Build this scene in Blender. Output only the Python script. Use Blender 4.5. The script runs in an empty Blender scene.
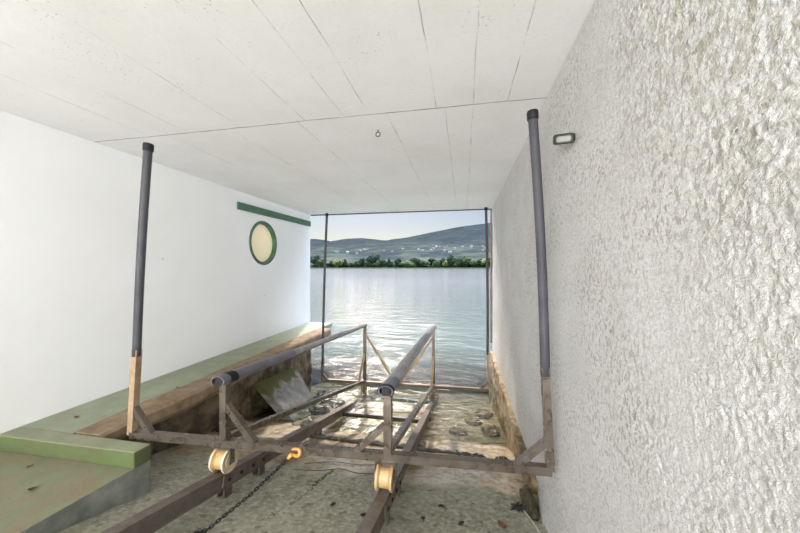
import bpy, bmesh, math, random
import numpy as np
from mathutils import Vector, Matrix, noise as mnoise

C = bpy.context.scene
COL = C.collection
R = random.Random(7)
S = 1.2            # metres per layout unit (camera-to-ceiling height)
WL = -1.72         # lake level in layout units; world z = 0 there


def W(v, u, z):
    """layout (across, along the slip, height over the eye) -> world metres"""
    return Vector((v * S, u * S, (z - WL) * S))


# ------------------------------------------------------------------ camera
cam = bpy.data.cameras.new('camera')
cam.lens = 36 * 315 / 800
cam.sensor_width = 36
cam.clip_start = 0.02
cam.clip_end = 20000
cam.shift_y = 0.0006
co = bpy.data.objects.new('camera', cam)
COL.objects.link(co)
co.location = W(0, 0, 0)
co.rotation_euler = (math.pi / 2, 0, 0.198)
C.camera = co

# ------------------------------------------------------------------ sky, sun, exposure
SUN_EL, SUN_AZ = math.radians(40), math.radians(-18.5)      # azimuth from the slip's axis
world = bpy.data.worlds.new('sky')
C.world = world
world.use_nodes = True
wn = world.node_tree.nodes
wl = world.node_tree.links
bg = wn['Background']
sky = wn.new('ShaderNodeTexSky')
sky.sky_type = 'NISHITA'
sky.sun_disc = False
sky.sun_elevation = SUN_EL
sky.sun_rotation = SUN_AZ
sky.air_density = 1.0
sky.dust_density = 1.0
sky.ozone_density = 1.6
# hazy bright upper sky, calmer towards the horizon
wtc = wn.new('ShaderNodeTexCoord')
wsep = wn.new('ShaderNodeSeparateXYZ')
wl.new(wtc.outputs['Generated'], wsep.inputs[0])
wrp = wn.new('ShaderNodeValToRGB')
wrp.color_ramp.elements[0].position = 0.62
wrp.color_ramp.elements[0].color = (0.046, 0.0445, 0.0448, 1)
wrp.color_ramp.elements[1].position = 0.86
wrp.color_ramp.elements[1].color = (3.7, 3.1, 2.42, 1)
wl.new(wsep.outputs[2], wrp.inputs[0])
wmx = wn.new('ShaderNodeMix')
wmx.data_type = 'RGBA'
wmx.blend_type = 'MULTIPLY'
wmx.inputs[0].default_value = 1
wl.new(sky.outputs[0], wmx.inputs[6])
wl.new(wrp.outputs[0], wmx.inputs[7])
wl.new(wmx.outputs[2], bg.inputs[0])
bg.inputs[1].default_value = 0.9

sun = bpy.data.lights.new('sun', 'SUN')
sun.energy = 1.5
sun.angle = math.radians(0.6)
sun.color = (1.0, 0.93, 0.82)
so = bpy.data.objects.new('sun', sun)
COL.objects.link(so)
sd = Vector((math.sin(SUN_AZ) * math.cos(SUN_EL), math.cos(SUN_AZ) * math.cos(SUN_EL), math.sin(SUN_EL)))
so.rotation_euler = sd.to_track_quat('Z', 'Y').to_euler()
so.location = W(0, 8, 6)

# added area lamp behind the camera to brighten the interior
al = bpy.data.lights.new('interior_fill', 'AREA')
al.shape = 'RECTANGLE'
al.size, al.size_y = 3.8, 2.3
al.energy = 540
al.color = (0.985, 0.985, 1.0)
ao = bpy.data.objects.new('interior_fill', al)
COL.objects.link(ao)
ao.location = W(-1.2, -4.9, 0.0)
ao.rotation_euler = (math.radians(114), 0, 0)   # faces +y (towards the lake)

C.view_settings.view_transform = 'Standard'
C.view_settings.look = 'None'
C.view_settings.exposure = 0.97
C.view_settings.gamma = 1.0
C.view_settings.use_curve_mapping = False


# ------------------------------------------------------------------ material helpers
class NT:
    def __init__(self, name):
        self.m = bpy.data.materials.new(name)
        self.m.use_nodes = True
        self.t = self.m.node_tree
        self.n = self.t.nodes
        self.bsdf = self.n['Principled BSDF']
        self.out = self.n['Material Output']
        self.tc = self.n.new('ShaderNodeTexCoord')
        self.co = self.tc.outputs['Object']

    def link(self, a, b):
        self.t.links.new(a, b)

    def set(self, **k):
        for key, val in k.items():
            i = self.bsdf.inputs[key.replace('_', ' ')]
            if hasattr(val, 'is_output'):
                self.link(val, i)
            else:
                i.default_value = val

    def mapping(self, scale=(1, 1, 1), loc=(0, 0, 0), src=None):
        m = self.n.new('ShaderNodeMapping')
        self.link(src or self.co, m.inputs[0])
        m.inputs['Scale'].default_value = scale
        m.inputs['Location'].default_value = loc
        return m.outputs[0]

    def noise(self, scale, detail=4, rough=0.55, src=None, dist=0.0):
        n = self.n.new('ShaderNodeTexNoise')
        self.link(src or self.co, n.inputs['Vector'])
        n.inputs['Scale'].default_value = scale
        n.inputs['Detail'].default_value = detail
        n.inputs['Roughness'].default_value = rough
        n.inputs['Distortion'].default_value = dist
        return n.outputs[0]

    def voronoi(self, scale, src=None, out='Distance'):
        n = self.n.new('ShaderNodeTexVoronoi')
        self.link(src or self.co, n.inputs['Vector'])
        n.inputs['Scale'].default_value = scale
        return n.outputs[out]

    def ramp(self, src, stops):
        r = self.n.new('ShaderNodeValToRGB')
        e = r.color_ramp.elements
        while len(e) < len(stops):
            e.new(0.5)
        for i, (p, c) in enumerate(stops):
            e[i].position = p
            e[i].color = (c, c, c, 1) if not isinstance(c, (tuple, list)) else (*c, 1)
        self.link(src, r.inputs[0])
        return r.outputs[0]

    def math(self, op, a, b=None, c=None, clamp=False):
        m = self.n.new('ShaderNodeMath')
        m.operation = op
        m.use_clamp = clamp
        for i, x in enumerate((a, b, c)):
            if x is None:
                continue
            if hasattr(x, 'is_output'):
                self.link(x, m.inputs[i])
            else:
                m.inputs[i].default_value = x
        return m.outputs[0]

    def mix(self, fac, a, b, mode='MIX'):
        m = self.n.new('ShaderNodeMix')
        m.data_type = 'RGBA'
        m.blend_type = mode
        for i, x in ((0, fac), (6, a), (7, b)):
            if hasattr(x, 'is_output'):
                self.link(x, m.inputs[i])
            elif i == 0:
                m.inputs[0].default_value = x
            else:
                m.inputs[i].default_value = (*x, 1)
        return m.outputs[2]

    def xyz(self, src=None):
        s = self.n.new('ShaderNodeSeparateXYZ')
        self.link(src or self.co, s.inputs[0])
        return s.outputs

    def bump(self, h, strength=0.3, dist=0.01, normal=None):
        b = self.n.new('ShaderNodeBump')
        b.inputs['Strength'].default_value = strength
        b.inputs['Distance'].default_value = dist
        self.link(h, b.inputs['Height'])
        if normal is not None:
            self.link(normal, b.inputs['Normal'])
        return b.outputs[0]


def simple(name, col, rough=0.5, metal=0.0, var=0.15, scale=12, bump=0.15, col2=None, lo=0.35, hi=0.65, spec=None):
    m = NT(name)
    n = m.noise(scale, 5, 0.6)
    c2 = col2 or tuple(x * (1 - var) for x in col)
    m.set(Base_Color=m.mix(m.ramp(n, [(lo, 0.0), (hi, 1.0)]), col, c2), Roughness=rough, Metallic=metal)
    if spec is not None:
        m.bsdf.inputs['Specular IOR Level'].default_value = spec
    if bump:
        m.set(Normal=m.bump(m.noise(scale * 5, 4), bump, 0.004))
    return m.m


def lines(m, coord, positions, width):
    acc = None
    for p in positions:
        d = m.math('COMPARE', coord, p, width)
        acc = d if acc is None else m.math('MAXIMUM', acc, d)
    return acc


# ---- ceiling: painted board-marked concrete
def mat_ceiling():
    m = NT('painted_board_marked_concrete')
    x, y, z = m.xyz()
    wob = m.math('MULTIPLY', m.math('SUBTRACT', m.noise(1.6, 3), 0.5), 0.03)
    xw = m.math('ADD', x, wob)
    yw = m.math('ADD', y, m.math('MULTIPLY', m.math('SUBTRACT', m.noise(2.3, 3), 0.5), 0.05))
    near = lines(m, xw, [S * k for k in (-2.35, -2.01, -1.56, -1.06, -0.775, -0.60, -0.165, 0.06, 0.265)], 0.0035)
    far = lines(m, xw, [S * k for k in (-2.2, -1.66, -1.12, -0.49, -0.11, 0.06)], 0.0030)
    seam_y = 1.99 * S
    isfar = m.math('GREATER_THAN', y, seam_y)
    ln = m.math('ADD', m.math('MULTIPLY', far, isfar), m.math('MULTIPLY', near, m.math('SUBTRACT', 1.0, isfar)))
    brk = m.ramp(m.noise(3.1, 5, 0.7), [(0.42, 0.03), (0.66, 0.75)])
    ln = m.math('MULTIPLY', ln, brk)
    seam = m.math('MULTIPLY', m.math('COMPARE', yw, seam_y, 0.006), m.ramp(m.noise(5, 4), [(0.3, 0.35), (0.6, 0.9)]))
    pore_v = m.math('LESS_THAN', m.voronoi(42), 0.16)
    pore = m.math('MULTIPLY', pore_v, m.ramp(m.noise(2.2, 4, 0.7), [(0.52, 0.0), (0.66, 0.75)]))
    marks = m.math('MAXIMUM', m.math('MAXIMUM', ln, seam), pore)
    base = m.mix(m.ramp(m.noise(1.3, 5, 0.65), [(0.35, 0.0), (0.7, 1.0)]), (0.85, 0.845, 0.838), (0.78, 0.77, 0.752))
    fine = m.mix(m.math('MULTIPLY', m.ramp(m.noise(60, 3), [(0.55, 0.0), (0.75, 1.0)]), 0.25), base, (0.62, 0.60, 0.56))
    m.set(Base_Color=m.mix(marks, fine, (0.24, 0.21, 0.17)), Roughness=0.85)
    h = m.math('SUBTRACT', m.noise(30, 5, 0.6), m.math('MULTIPLY', marks, 1.5))
    m.set(Normal=m.bump(h, 0.25, 0.004))
    return m.m


def mat_white_wall():
    m = NT('smooth_white_paint')
    base = m.mix(m.ramp(m.noise(0.9, 5, 0.6), [(0.4, 0.0), (0.75, 1.0)]), (0.845, 0.85, 0.85), (0.80, 0.80, 0.79))
    st = m.mapping((3, 3, 0.5))
    spots = m.math('MULTIPLY', m.math('LESS_THAN', m.voronoi(3.1), 0.028), m.ramp(m.noise(1.5, 2), [(0.5, 0), (0.6, 0.8)]))
    streak = m.math('MULTIPLY', m.ramp(m.noise(2.0, 4, 0.7, st), [(0.62, 0.0), (0.8, 1.0)]), 0.25)
    c = m.mix(streak, base, (0.66, 0.62, 0.54))
    m.set(Base_Color=m.mix(spots, c, (0.22, 0.18, 0.14)), Roughness=0.7)
    m.set(Normal=m.bump(m.noise(9, 6, 0.6), 0.12, 0.006))
    return m.m


def mat_stucco():
    m = NT('roughcast_white_stucco')
    x, y, z = m.xyz()
    st = m.mapping((1, 1.15, 0.8))
    where = m.ramp(m.noise(1.7, 4, 0.65), [(0.40, 0.15), (0.60, 1.0)])
    patch = m.ramp(m.noise(48, 2, 0.5, st, 0.4), [(0.535, 0.0), (0.575, 1.0)])
    patch = m.math('MULTIPLY', patch, where)
    base = m.mix(m.ramp(m.noise(3, 4), [(0.3, 0.0), (0.7, 1.0)]), (0.63, 0.625, 0.615), (0.55, 0.545, 0.53))
    grit = m.ramp(m.noise(110, 4, 0.75), [(0.42, 1.0), (0.53, 0.0)])
    c = m.mix(m.math('MULTIPLY', grit, 0.55), base, (0.38, 0.355, 0.31))
    c = m.mix(m.math('MULTIPLY', patch, 0.76), c, (0.33, 0.305, 0.26))
    # olive-brown damp flecks, thickest high on the wall at its landward end
    hi = m.math('MULTIPLY', m.ramp(m.math('SUBTRACT', z, 2.1), [(0.0, 0.1), (0.8, 1.0)]),
                m.ramp(m.math('DIVIDE', y, 2.0), [(0.35, 1.0), (0.75, 0.12)]))
    fl = m.ramp(m.noise(26, 3, 0.6, m.mapping((1, 1.4, 0.7))), [(0.51, 0.0), (0.57, 1.0)])
    fl2 = m.ramp(m.noise(12, 4, 0.7, m.mapping((1, 2.0, 0.5))), [(0.62, 0.0), (0.72, 1.0)])
    c = m.mix(m.math('MULTIPLY', m.math('MULTIPLY', fl, hi), 0.8), c, (0.25, 0.215, 0.125))
    c = m.mix(m.math('MULTIPLY', fl2, 0.40), c, (0.40, 0.35, 0.26))
    dots = m.math('LESS_THAN', m.voronoi(11.0), 0.055)
    c = m.mix(m.math('MULTIPLY', m.math('MULTIPLY', dots, where), 0.7), c, (0.12, 0.10, 0.08))
    m.set(Base_Color=c, Roughness=0.95, Specular_IOR_Level=0.12)
    ridge = m.math('ABSOLUTE', m.math('SUBTRACT', m.noise(125, 4, 0.65), 0.5))
    h = m.math('ADD', m.math('MULTIPLY', m.noise(150, 4, 0.7), 0.7), m.math('MULTIPLY', ridge, -1.8))
    h = m.math('SUBTRACT', h, m.math('MULTIPLY', patch, 0.15))
    m.set(Normal=m.bump(h, 0.75, 0.008))
    return m.m


def mat_floor():
    m = NT('slipway_concrete')
    x, y, z = m.xyz()
    c = m.mix(m.ramp(m.noise(2.2, 6, 0.65), [(0.32, 0.0), (0.68, 1.0)]), (0.34, 0.33, 0.255), (0.21, 0.21, 0.155))
    c = m.mix(m.ramp(m.noise(28, 5, 0.7), [(0.45, 0.0), (0.70, 1.0)]), c, (0.50, 0.48, 0.39))
    c = m.mix(m.ramp(m.noise(13, 5, 0.7), [(0.54, 0.0), (0.68, 0.8)]), c, (0.07, 0.065, 0.045))
    c = m.mix(m.math('MULTIPLY', m.ramp(m.noise(3.3, 4, 0.7), [(0.55, 0.0), (0.68, 1.0)]), 0.45), c, (0.15, 0.17, 0.055))
    yy = m.math('ADD', y, m.math('MULTIPLY', m.math('SUBTRACT', m.noise(1.6, 4), 0.5), 1.0))
    wet = m.ramp(m.math('SUBTRACT', yy, 2.0), [(0.52, 0.0), (0.66, 1.0)])
    algae = m.ramp(m.noise(5, 5, 0.7), [(0.45, 0.0), (0.62, 1.0)])
    sand = m.mix(algae, (0.60, 0.47, 0.33), (0.30, 0.22, 0.06))
    sand = m.mix(m.ramp(m.noise(17, 4, 0.7), [(0.5, 0.0), (0.68, 0.8)]), sand, (0.08, 0.085, 0.07))
    c = m.mix(wet, c, sand)
    m.set(Base_Color=c, Roughness=m.ramp(wet, [(0.0, 0.85), (1.0, 0.4)]), Coat_Weight=m.math('MULTIPLY', wet, 1.0), Coat_Roughness=0.07,
          Coat_Normal=m.bump(m.noise(9, 3, 0.5), 0.25, 0.02))
    h = m.math('ADD', m.noise(55, 5, 0.7), m.math('MULTIPLY', m.noise(14, 4, 0.6), 1.3))
    m.set(Normal=m.bump(h, 0.55, 0.010))
    return m.m


def mat_green_paint(name, wear_lo, wear_hi, col=(0.20, 0.235, 0.125), bare=(0.22, 0.19, 0.13)):
    m = NT(name)
    g = m.mix(m.ramp(m.noise(5, 5, 0.6), [(0.3, 0.0), (0.7, 1.0)]), col, tuple(k * 1.3 for k in col))
    wear = m.ramp(m.noise(4.2, 6, 0.7), [(wear_lo, 0.0), (wear_hi, 1.0)])
    c = m.mix(m.math('MULTIPLY', wear, 0.8), g, bare)
    sp = m.ramp(m.noise(40, 4, 0.7), [(0.62, 0.0), (0.72, 0.7)])
    c = m.mix(sp, c, (0.09, 0.07, 0.045))
    m.set(Base_Color=c, Roughness=0.7)
    m.set(Normal=m.bump(m.noise(45, 5, 0.65), 0.3, 0.006))
    return m.m


def mat_steel(name, a, b, rough=0.42, metal=0.55):
    m = NT(name)
    n = m.ramp(m.noise(6, 6, 0.7), [(0.35, 0.0), (0.65, 1.0)])
    c = m.mix(n, a, b)
    c = m.mix(m.ramp(m.noise(35, 4, 0.7), [(0.6, 0.0), (0.72, 0.3)]), c, (0.16, 0.09, 0.045))
    m.set(Base_Color=c, Metallic=metal, Roughness=m.ramp(m.noise(14, 4), [(0.3, rough - 0.08), (0.7, rough + 0.2)]))
    m.set(Normal=m.bump(m.noise(70, 4), 0.12, 0.003))
    return m.m


def mat_water():
    m = NT('lake_water')
    x, y, z = m.xyz()
    m.n.remove(m.bsdf)
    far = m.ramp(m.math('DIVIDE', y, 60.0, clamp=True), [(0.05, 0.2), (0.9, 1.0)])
    h1 = m.noise(1.5, 4, 0.6, m.mapping((0.8, 1.9, 1)), 0.4)
    h2 = m.noise(5.0, 4, 0.65, m.mapping((0.7, 1.6, 1)), 0.6)
    h3 = m.noise(0.28, 3, 0.6, m.mapping((0.55, 1.5, 1)))
    h = m.math('ADD', m.math('ADD', m.math('MULTIPLY', h1, 0.085), m.math('MULTIPLY', h2, 0.030)),
               m.math('MULTIPLY', m.math('MULTIPLY', h3, 0.17), far))
    calm = m.ramp(m.math('DIVIDE', y, 14.0, clamp=True), [(0.30, 0.6), (0.8, 1.0)])
    bm = m.bump(m.math('MULTIPLY', h, calm), 1.0, 1.0)
    gl = m.n.new('ShaderNodeBsdfGlossy')
    gl.inputs['Roughness'].default_value = 0.09
    gl.inputs['Color'].default_value = (1, 1, 1, 1)
    m.link(bm, gl.inputs['Normal'])
    tr = m.n.new('ShaderNodeBsdfTransparent')
    tr.inputs['Color'].default_value = (0.86, 0.95, 0.90, 1)
    df = m.n.new('ShaderNodeBsdfDiffuse')
    teal = m.ramp(m.math('DIVIDE', y, 60.0, clamp=True), [(0.0, (0.06, 0.085, 0.068)), (0.16, (0.078, 0.096, 0.080)), (0.7, (0.165, 0.165, 0.155))])  # body pales with distance, sky sheen put into the colour
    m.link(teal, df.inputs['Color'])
    depth = m.ramp(m.math('DIVIDE', y, 10.0, clamp=True), [(0.50, 0.0), (0.82, 1.0)])
    mx = m.n.new('ShaderNodeMixShader')
    m.link(depth, mx.inputs[0])
    m.link(tr.outputs[0], mx.inputs[1])
    m.link(df.outputs[0], mx.inputs[2])
    fr = m.n.new('ShaderNodeFresnel')
    fr.inputs['IOR'].default_value = 1.33
    m.link(bm, fr.inputs['Normal'])
    m2 = m.n.new('ShaderNodeMixShader')
    m.link(fr.outputs[0], m2.inputs[0])
    m.link(mx.outputs[0], m2.inputs[1])
    m.link(gl.outputs[0], m2.inputs[2])
    m.link(m2.outputs[0], m.out.inputs['Surface'])
    return m.m


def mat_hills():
    m = NT('hazy_wooded_hillside')
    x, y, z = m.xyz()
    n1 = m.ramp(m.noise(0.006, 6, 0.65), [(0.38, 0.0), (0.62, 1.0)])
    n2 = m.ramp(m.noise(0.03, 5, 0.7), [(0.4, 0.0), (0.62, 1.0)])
    c = m.mix(n1, (0.031, 0.037, 0.041), (0.045, 0.052, 0.047))  # blue-grey base: distance haze put into the forest colour
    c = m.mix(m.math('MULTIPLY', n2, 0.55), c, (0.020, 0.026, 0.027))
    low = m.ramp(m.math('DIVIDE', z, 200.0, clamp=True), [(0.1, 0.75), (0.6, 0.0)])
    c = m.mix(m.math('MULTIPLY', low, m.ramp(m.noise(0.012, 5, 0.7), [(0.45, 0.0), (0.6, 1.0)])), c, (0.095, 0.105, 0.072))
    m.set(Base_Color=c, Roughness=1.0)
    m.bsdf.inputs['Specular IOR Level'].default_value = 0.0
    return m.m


M = {
    'ceiling': mat_ceiling(), 'white': mat_white_wall(), 'stucco': mat_stucco(), 'floor': mat_floor(),
    'green_floor': mat_green_paint('worn_green_floor_paint', 0.42, 0.62, (0.155, 0.17, 0.10), (0.205, 0.155, 0.10)),
    'green_curb': mat_green_paint('mossy_green_paint', 0.5, 0.72, (0.20, 0.215, 0.135)),
    'green_riser': mat_green_paint('shaded_mossy_green_paint', 0.45, 0.7, (0.062, 0.085, 0.026), (0.07, 0.06, 0.03)),  # darker mossy copy of the curb paint, riser shade put into its colour
    'green_ledge': mat_green_paint('faded_green_floor_paint', 0.5, 0.7, (0.235, 0.265, 0.185), (0.29, 0.25, 0.18)),
    'green_gloss': simple('green_gloss_paint', (0.055, 0.16, 0.075), 0.4, col2=(0.035, 0.10, 0.05), scale=8, bump=0.05),
    'green_dark': simple('dark_green_enamel', (0.012, 0.018, 0.008), 0.7, col2=(0.022, 0.022, 0.010), scale=40),
    'steel': mat_steel('weathered_galvanised_steel', (0.205, 0.175, 0.145), (0.15, 0.12, 0.092), 0.27, 0.75),
    'steel_tan': mat_steel('tan_rusted_steel', (0.44, 0.32, 0.20), (0.25, 0.17, 0.10), 0.5, 0.3),
    'steel_dark': mat_steel('dark_wet_steel', (0.16, 0.125, 0.10), (0.10, 0.08, 0.06), 0.4, 0.4),
    'rust': mat_steel('brown_rusted_rail_steel', (0.19, 0.16, 0.14), (0.125, 0.092, 0.072), 0.5, 0.35),
    'pvc': simple('grey_plastic_pipe', (0.066, 0.066, 0.074), 0.6, var=0.25, scale=5, bump=0.03, spec=0.25),
    'pvc_black': simple('black_plastic', (0.016, 0.015, 0.016), 0.6, scale=10, bump=0.05, spec=0.2),
    'pad': simple('slate_grey_plastic', (0.13, 0.13, 0.155), 0.38, var=0.3, scale=7, bump=0.06),
    'pad_pale': simple('scuffed_grey_plastic', (0.33, 0.31, 0.32), 0.4, col2=(0.22, 0.20, 0.20), scale=9, bump=0.08),
    'nylon': simple('cream_nylon', (0.66, 0.58, 0.44), 0.45, col2=(0.52, 0.40, 0.24), scale=10, bump=0.03),
    'nylon_tan': simple('tan_nylon', (0.50, 0.34, 0.16), 0.45, col2=(0.36, 0.24, 0.11), scale=10, bump=0.03),
    'chain': simple('black_chain_steel', (0.022, 0.022, 0.024), 0.4, 0.6, scale=30, bump=0.05),
    'orange': simple('orange_painted_steel', (0.78, 0.30, 0.05), 0.4, col2=(0.55, 0.22, 0.06), scale=30, bump=0.05),
    'wood': simple('weathered_brown_timber', (0.30, 0.22, 0.14), 0.8, col2=(0.17, 0.115, 0.065), scale=7, bump=0.5),
    'wood_dark': simple('wet_black_timber', (0.045, 0.038, 0.03), 0.45, scale=12, bump=0.6),
    'stone': simple('damp_brown_masonry', (0.21, 0.16, 0.095), 0.75, col2=(0.07, 0.055, 0.035), scale=5, bump=0.8, lo=0.4, hi=0.6),
    'stone_ochre': simple('ochre_stone', (0.40, 0.29, 0.16), 0.7, col2=(0.10, 0.07, 0.035), scale=8, bump=0.8),
    'stone_moss': simple('mossy_stone', (0.085, 0.075, 0.032), 0.9, col2=(0.025, 0.022, 0.012), scale=22, bump=0.8),
    'concrete': simple('grey_mossy_concrete', (0.25, 0.26, 0.235), 0.85, col2=(0.13, 0.14, 0.12), scale=7, bump=0.6),
    'rock': simple('wet_dark_rock', (0.11, 0.105, 0.085), 0.3, col2=(0.05, 0.05, 0.04), scale=9, bump=0.5),
    'moss': simple('green_moss', (0.09, 0.10, 0.025), 0.9, col2=(0.06, 0.08, 0.02), scale=30, bump=0.8),
    'weed': simple('black_waterweed', (0.025, 0.025, 0.018), 0.5, scale=30, bump=0.5),
    'leaf': simple('brown_dry_leaf', (0.30, 0.17, 0.075), 0.7, col2=(0.16, 0.085, 0.04), scale=25, bump=0.2),
    'cable': simple('black_cable_rubber', (0.03, 0.03, 0.03), 0.5, bump=0),
    'pale_rod': simple('pale_plastic', (0.55, 0.55, 0.52), 0.5, bump=0),
    'lens': simple('pale_frosted_lens', (0.27, 0.27, 0.235), 0.7, var=0.2, scale=20, bump=0.02),
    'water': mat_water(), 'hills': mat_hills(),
    'bed': simple('lake_bed_mud', (0.16, 0.17, 0.12), 0.9, scale=2),
    'tree_dark': simple('dark_tree_foliage', (0.040, 0.062, 0.034), 0.9, col2=(0.02, 0.035, 0.02), scale=0.5, bump=0, spec=0.1),
    'tree_mid': simple('green_tree_foliage', (0.085, 0.115, 0.05), 0.9, col2=(0.045, 0.07, 0.035), scale=0.5, bump=0, spec=0.1),
    'tree_light': simple('yellow_green_foliage', (0.22, 0.24, 0.085), 0.9, col2=(0.12, 0.15, 0.05), scale=0.5, bump=0, spec=0.1),
    'bark': simple('tree_bark', (0.08, 0.065, 0.05), 0.9, scale=2, bump=0),
    'house_wall': simple('pale_house_render', (0.60, 0.57, 0.55), 0.8, scale=0.3, bump=0),
    'roof': simple('red_brown_roof_tile', (0.26, 0.20, 0.175), 0.8, scale=0.3, bump=0),
    'shore': simple('grassy_shore', (0.13, 0.16, 0.08), 0.95, col2=(0.19, 0.20, 0.12), scale=0.05, bump=0, spec=0.05),
}


def glass_mat():
    m = NT('cream_porthole_glass')
    n = m.ramp(m.noise(2.0, 3), [(0.3, 0.0), (0.7, 1.0)])
    m.set(Base_Color=m.mix(n, (0.90, 0.80, 0.56), (0.86, 0.75, 0.50)), Roughness=0.12)
    m.bsdf.inputs['Coat Weight'].default_value = 0.6
    m.bsdf.inputs['Emission Color'].default_value = (1.0, 0.84, 0.56, 1)   # faint warm glow added to brighten the pane
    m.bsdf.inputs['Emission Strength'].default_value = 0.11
    m.bsdf.inputs['Coat Roughness'].default_value = 0.08
    return m.m


M['porthole'] = glass_mat()

# ------------------------------------------------------------------ mesh helpers


def build(name, bm, mat, parent=None, smooth=False, bevel=0.0):
    if bevel:
        bmesh.ops.bevel(bm, geom=[e for e in bm.edges if e.calc_face_angle(0) > 0.6], offset=bevel, segments=2, affect='EDGES', profile=0.6)
    bmesh.ops.recalc_face_normals(bm, faces=bm.faces)
    me = bpy.data.meshes.new(name)
    bm.to_mesh(me)
    bm.free()
    for mm in (mat if isinstance(mat, (list, tuple)) else [mat]):
        me.materials.append(mm)
    if smooth:
        me.polygons.foreach_set('use_smooth', [True] * len(me.polygons))
    o = bpy.data.objects.new(name, me)
    COL.objects.link(o)
    if parent is not None:
        o.parent = parent
        o.matrix_parent_inverse = parent.matrix_world.inverted()
    return o


def empty(name, loc):
    o = bpy.data.objects.new(name, None)
    COL.objects.link(o)
    o.empty_display_size = 0.1
    o.location = loc
    o.matrix_world = Matrix.Translation(loc)
    return o


def tag(o, label, cat, group=None, kind=None):
    o['label'] = label
    o['category'] = cat
    if group:
        o['group'] = group
    if kind:
        o['kind'] = kind
    return o


def struct(o, label=None):
    o['kind'] = 'structure'
    if label:
        o['label'] = label
    return o


def centre_origin(o):
    """move a mesh thing's origin to its own bottom centre"""
    me = o.data
    n = len(me.vertices)
    a = np.empty(n * 3)
    me.vertices.foreach_get('co', a)
    a = a.reshape(-1, 3)
    c = (a.min(0) + a.max(0)) / 2
    c[2] = a[:, 2].min()
    me.vertices.foreach_set('co', (a - c).ravel())
    me.update()
    o.location = Vector(c) + o.location
    return o


def bar(bm, p0, p1, w, h, up=(0, 0, 1), ext=0.0):
    """rectangular bar from p0 to p1, w across, h along 'up'"""
    d = (p1 - p0).normalized()
    p0 = p0 - d * ext
    p1 = p1 + d * ext
    upv = Vector(up)
    s = d.cross(upv)
    if s.length < 1e-4:
        s = d.cross(Vector((0, 1, 0)))
    s.normalize()
    t = s.cross(d).normalized()
    vs = []
    for p in (p0, p1):
        for a, b in ((-1, -1), (1, -1), (1, 1), (-1, 1)):
            vs.append(bm.verts.new(p + s * (a * w / 2) + t * (b * h / 2)))
    for q in ((0, 1, 2, 3), (7, 6, 5, 4), (0, 4, 5, 1), (1, 5, 6, 2), (2, 6, 7, 3), (3, 7, 4, 0)):
        bm.faces.new([vs[i] for i in q])
    return bm


def box(bm, a, b):
    lo = Vector([min(a[i], b[i]) for i in range(3)])
    hi = Vector([max(a[i], b[i]) for i in range(3)])
    vs = [bm.verts.new((x, y, z)) for z in (lo.z, hi.z) for x, y in ((lo.x, lo.y), (hi.x, lo.y), (hi.x, hi.y), (lo.x, hi.y))]
    for q in ((3, 2, 1, 0), (4, 5, 6, 7), (0, 1, 5, 4), (1, 2, 6, 5), (2, 3, 7, 6), (3, 0, 4, 7)):
        bm.faces.new([vs[i] for i in q])
    return bm


def tube(bm, pts, r, seg=12, cap=True, closed=False):
    """round tube along pts; r a number or a list"""
    n = len(pts)
    rings = []
    prev = None
    for i, p in enumerate(pts):
        if closed:
            d = (pts[(i + 1) % n] - pts[i - 1]).normalized()
        else:
            d = (pts[min(i + 1, n - 1)] - pts[max(i - 1, 0)]).normalized()
        if prev is None:
            prev = d.orthogonal().normalized()
        s = (prev - d * prev.dot(d)).normalized()
        prev = s
        t = d.cross(s)
        rr = r[i] if isinstance(r, (list, tuple)) else r
        rings.append([bm.verts.new(p + s * (math.cos(a) * rr) + t * (math.sin(a) * rr)) for a in [2 * math.pi * k / seg for k in range(seg)]])
    for i in range(n if closed else n - 1):
        A, B = rings[i], rings[(i + 1) % n]
        for k in range(seg):
            bm.faces.new((A[k], A[(k + 1) % seg], B[(k + 1) % seg], B[k]))
    if cap and not closed:
        bm.faces.new(rings[0][::-1])
        bm.faces.new(rings[-1])
    return bm


def lathe(bm, c, axis, prof, seg=32):
    """prof: (offset along axis, radius)"""
    axis = axis.normalized()
    s = axis.orthogonal().normalized()
    t = axis.cross(s)
    rings = []
    for o, r in prof:
        rings.append([bm.verts.new(c + axis * o + (s * math.cos(a) + t * math.sin(a)) * r) for a in [2 * math.pi * k / seg for k in range(seg)]])
    for A, B in zip(rings, rings[1:]):
        for k in range(seg):
            bm.faces.new((A[k], A[(k + 1) % seg], B[(k + 1) % seg], B[k]))
    return bm, rings


def fbm(P, scale, oct=3, seed=0):
    """vectorised gradient-free value noise, P (n,3) -> about -1..1"""
    out = np.zeros(len(P))
    amp, tot = 1.0, 0.0
    Q = P * scale + seed * 17.13
    for _ in range(oct):
        i = np.floor(Q).astype(np.int64)
        f = Q - i
        f = f * f * (3 - 2 * f)
        v = 0
        for dx in (0, 1):
            for dy in (0, 1):
                for dz in (0, 1):
                    hsh = ((i[:, 0] + dx) * 73856093) ^ ((i[:, 1] + dy) * 19349663) ^ ((i[:, 2] + dz) * 83492791)
                    hsh = (hsh ^ (hsh >> 13)) * 1274126177
                    hsh = (hsh ^ (hsh >> 16)) & 0xffff
                    w = (f[:, 0] if dx else 1 - f[:, 0]) * (f[:, 1] if dy else 1 - f[:, 1]) * (f[:, 2] if dz else 1 - f[:, 2])
                    v = v + w * (hsh / 32767.5 - 1)
        out += amp * v
        tot += amp
        amp *= 0.5
        Q = Q * 2.03 + 5.7
    return out / tot


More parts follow.
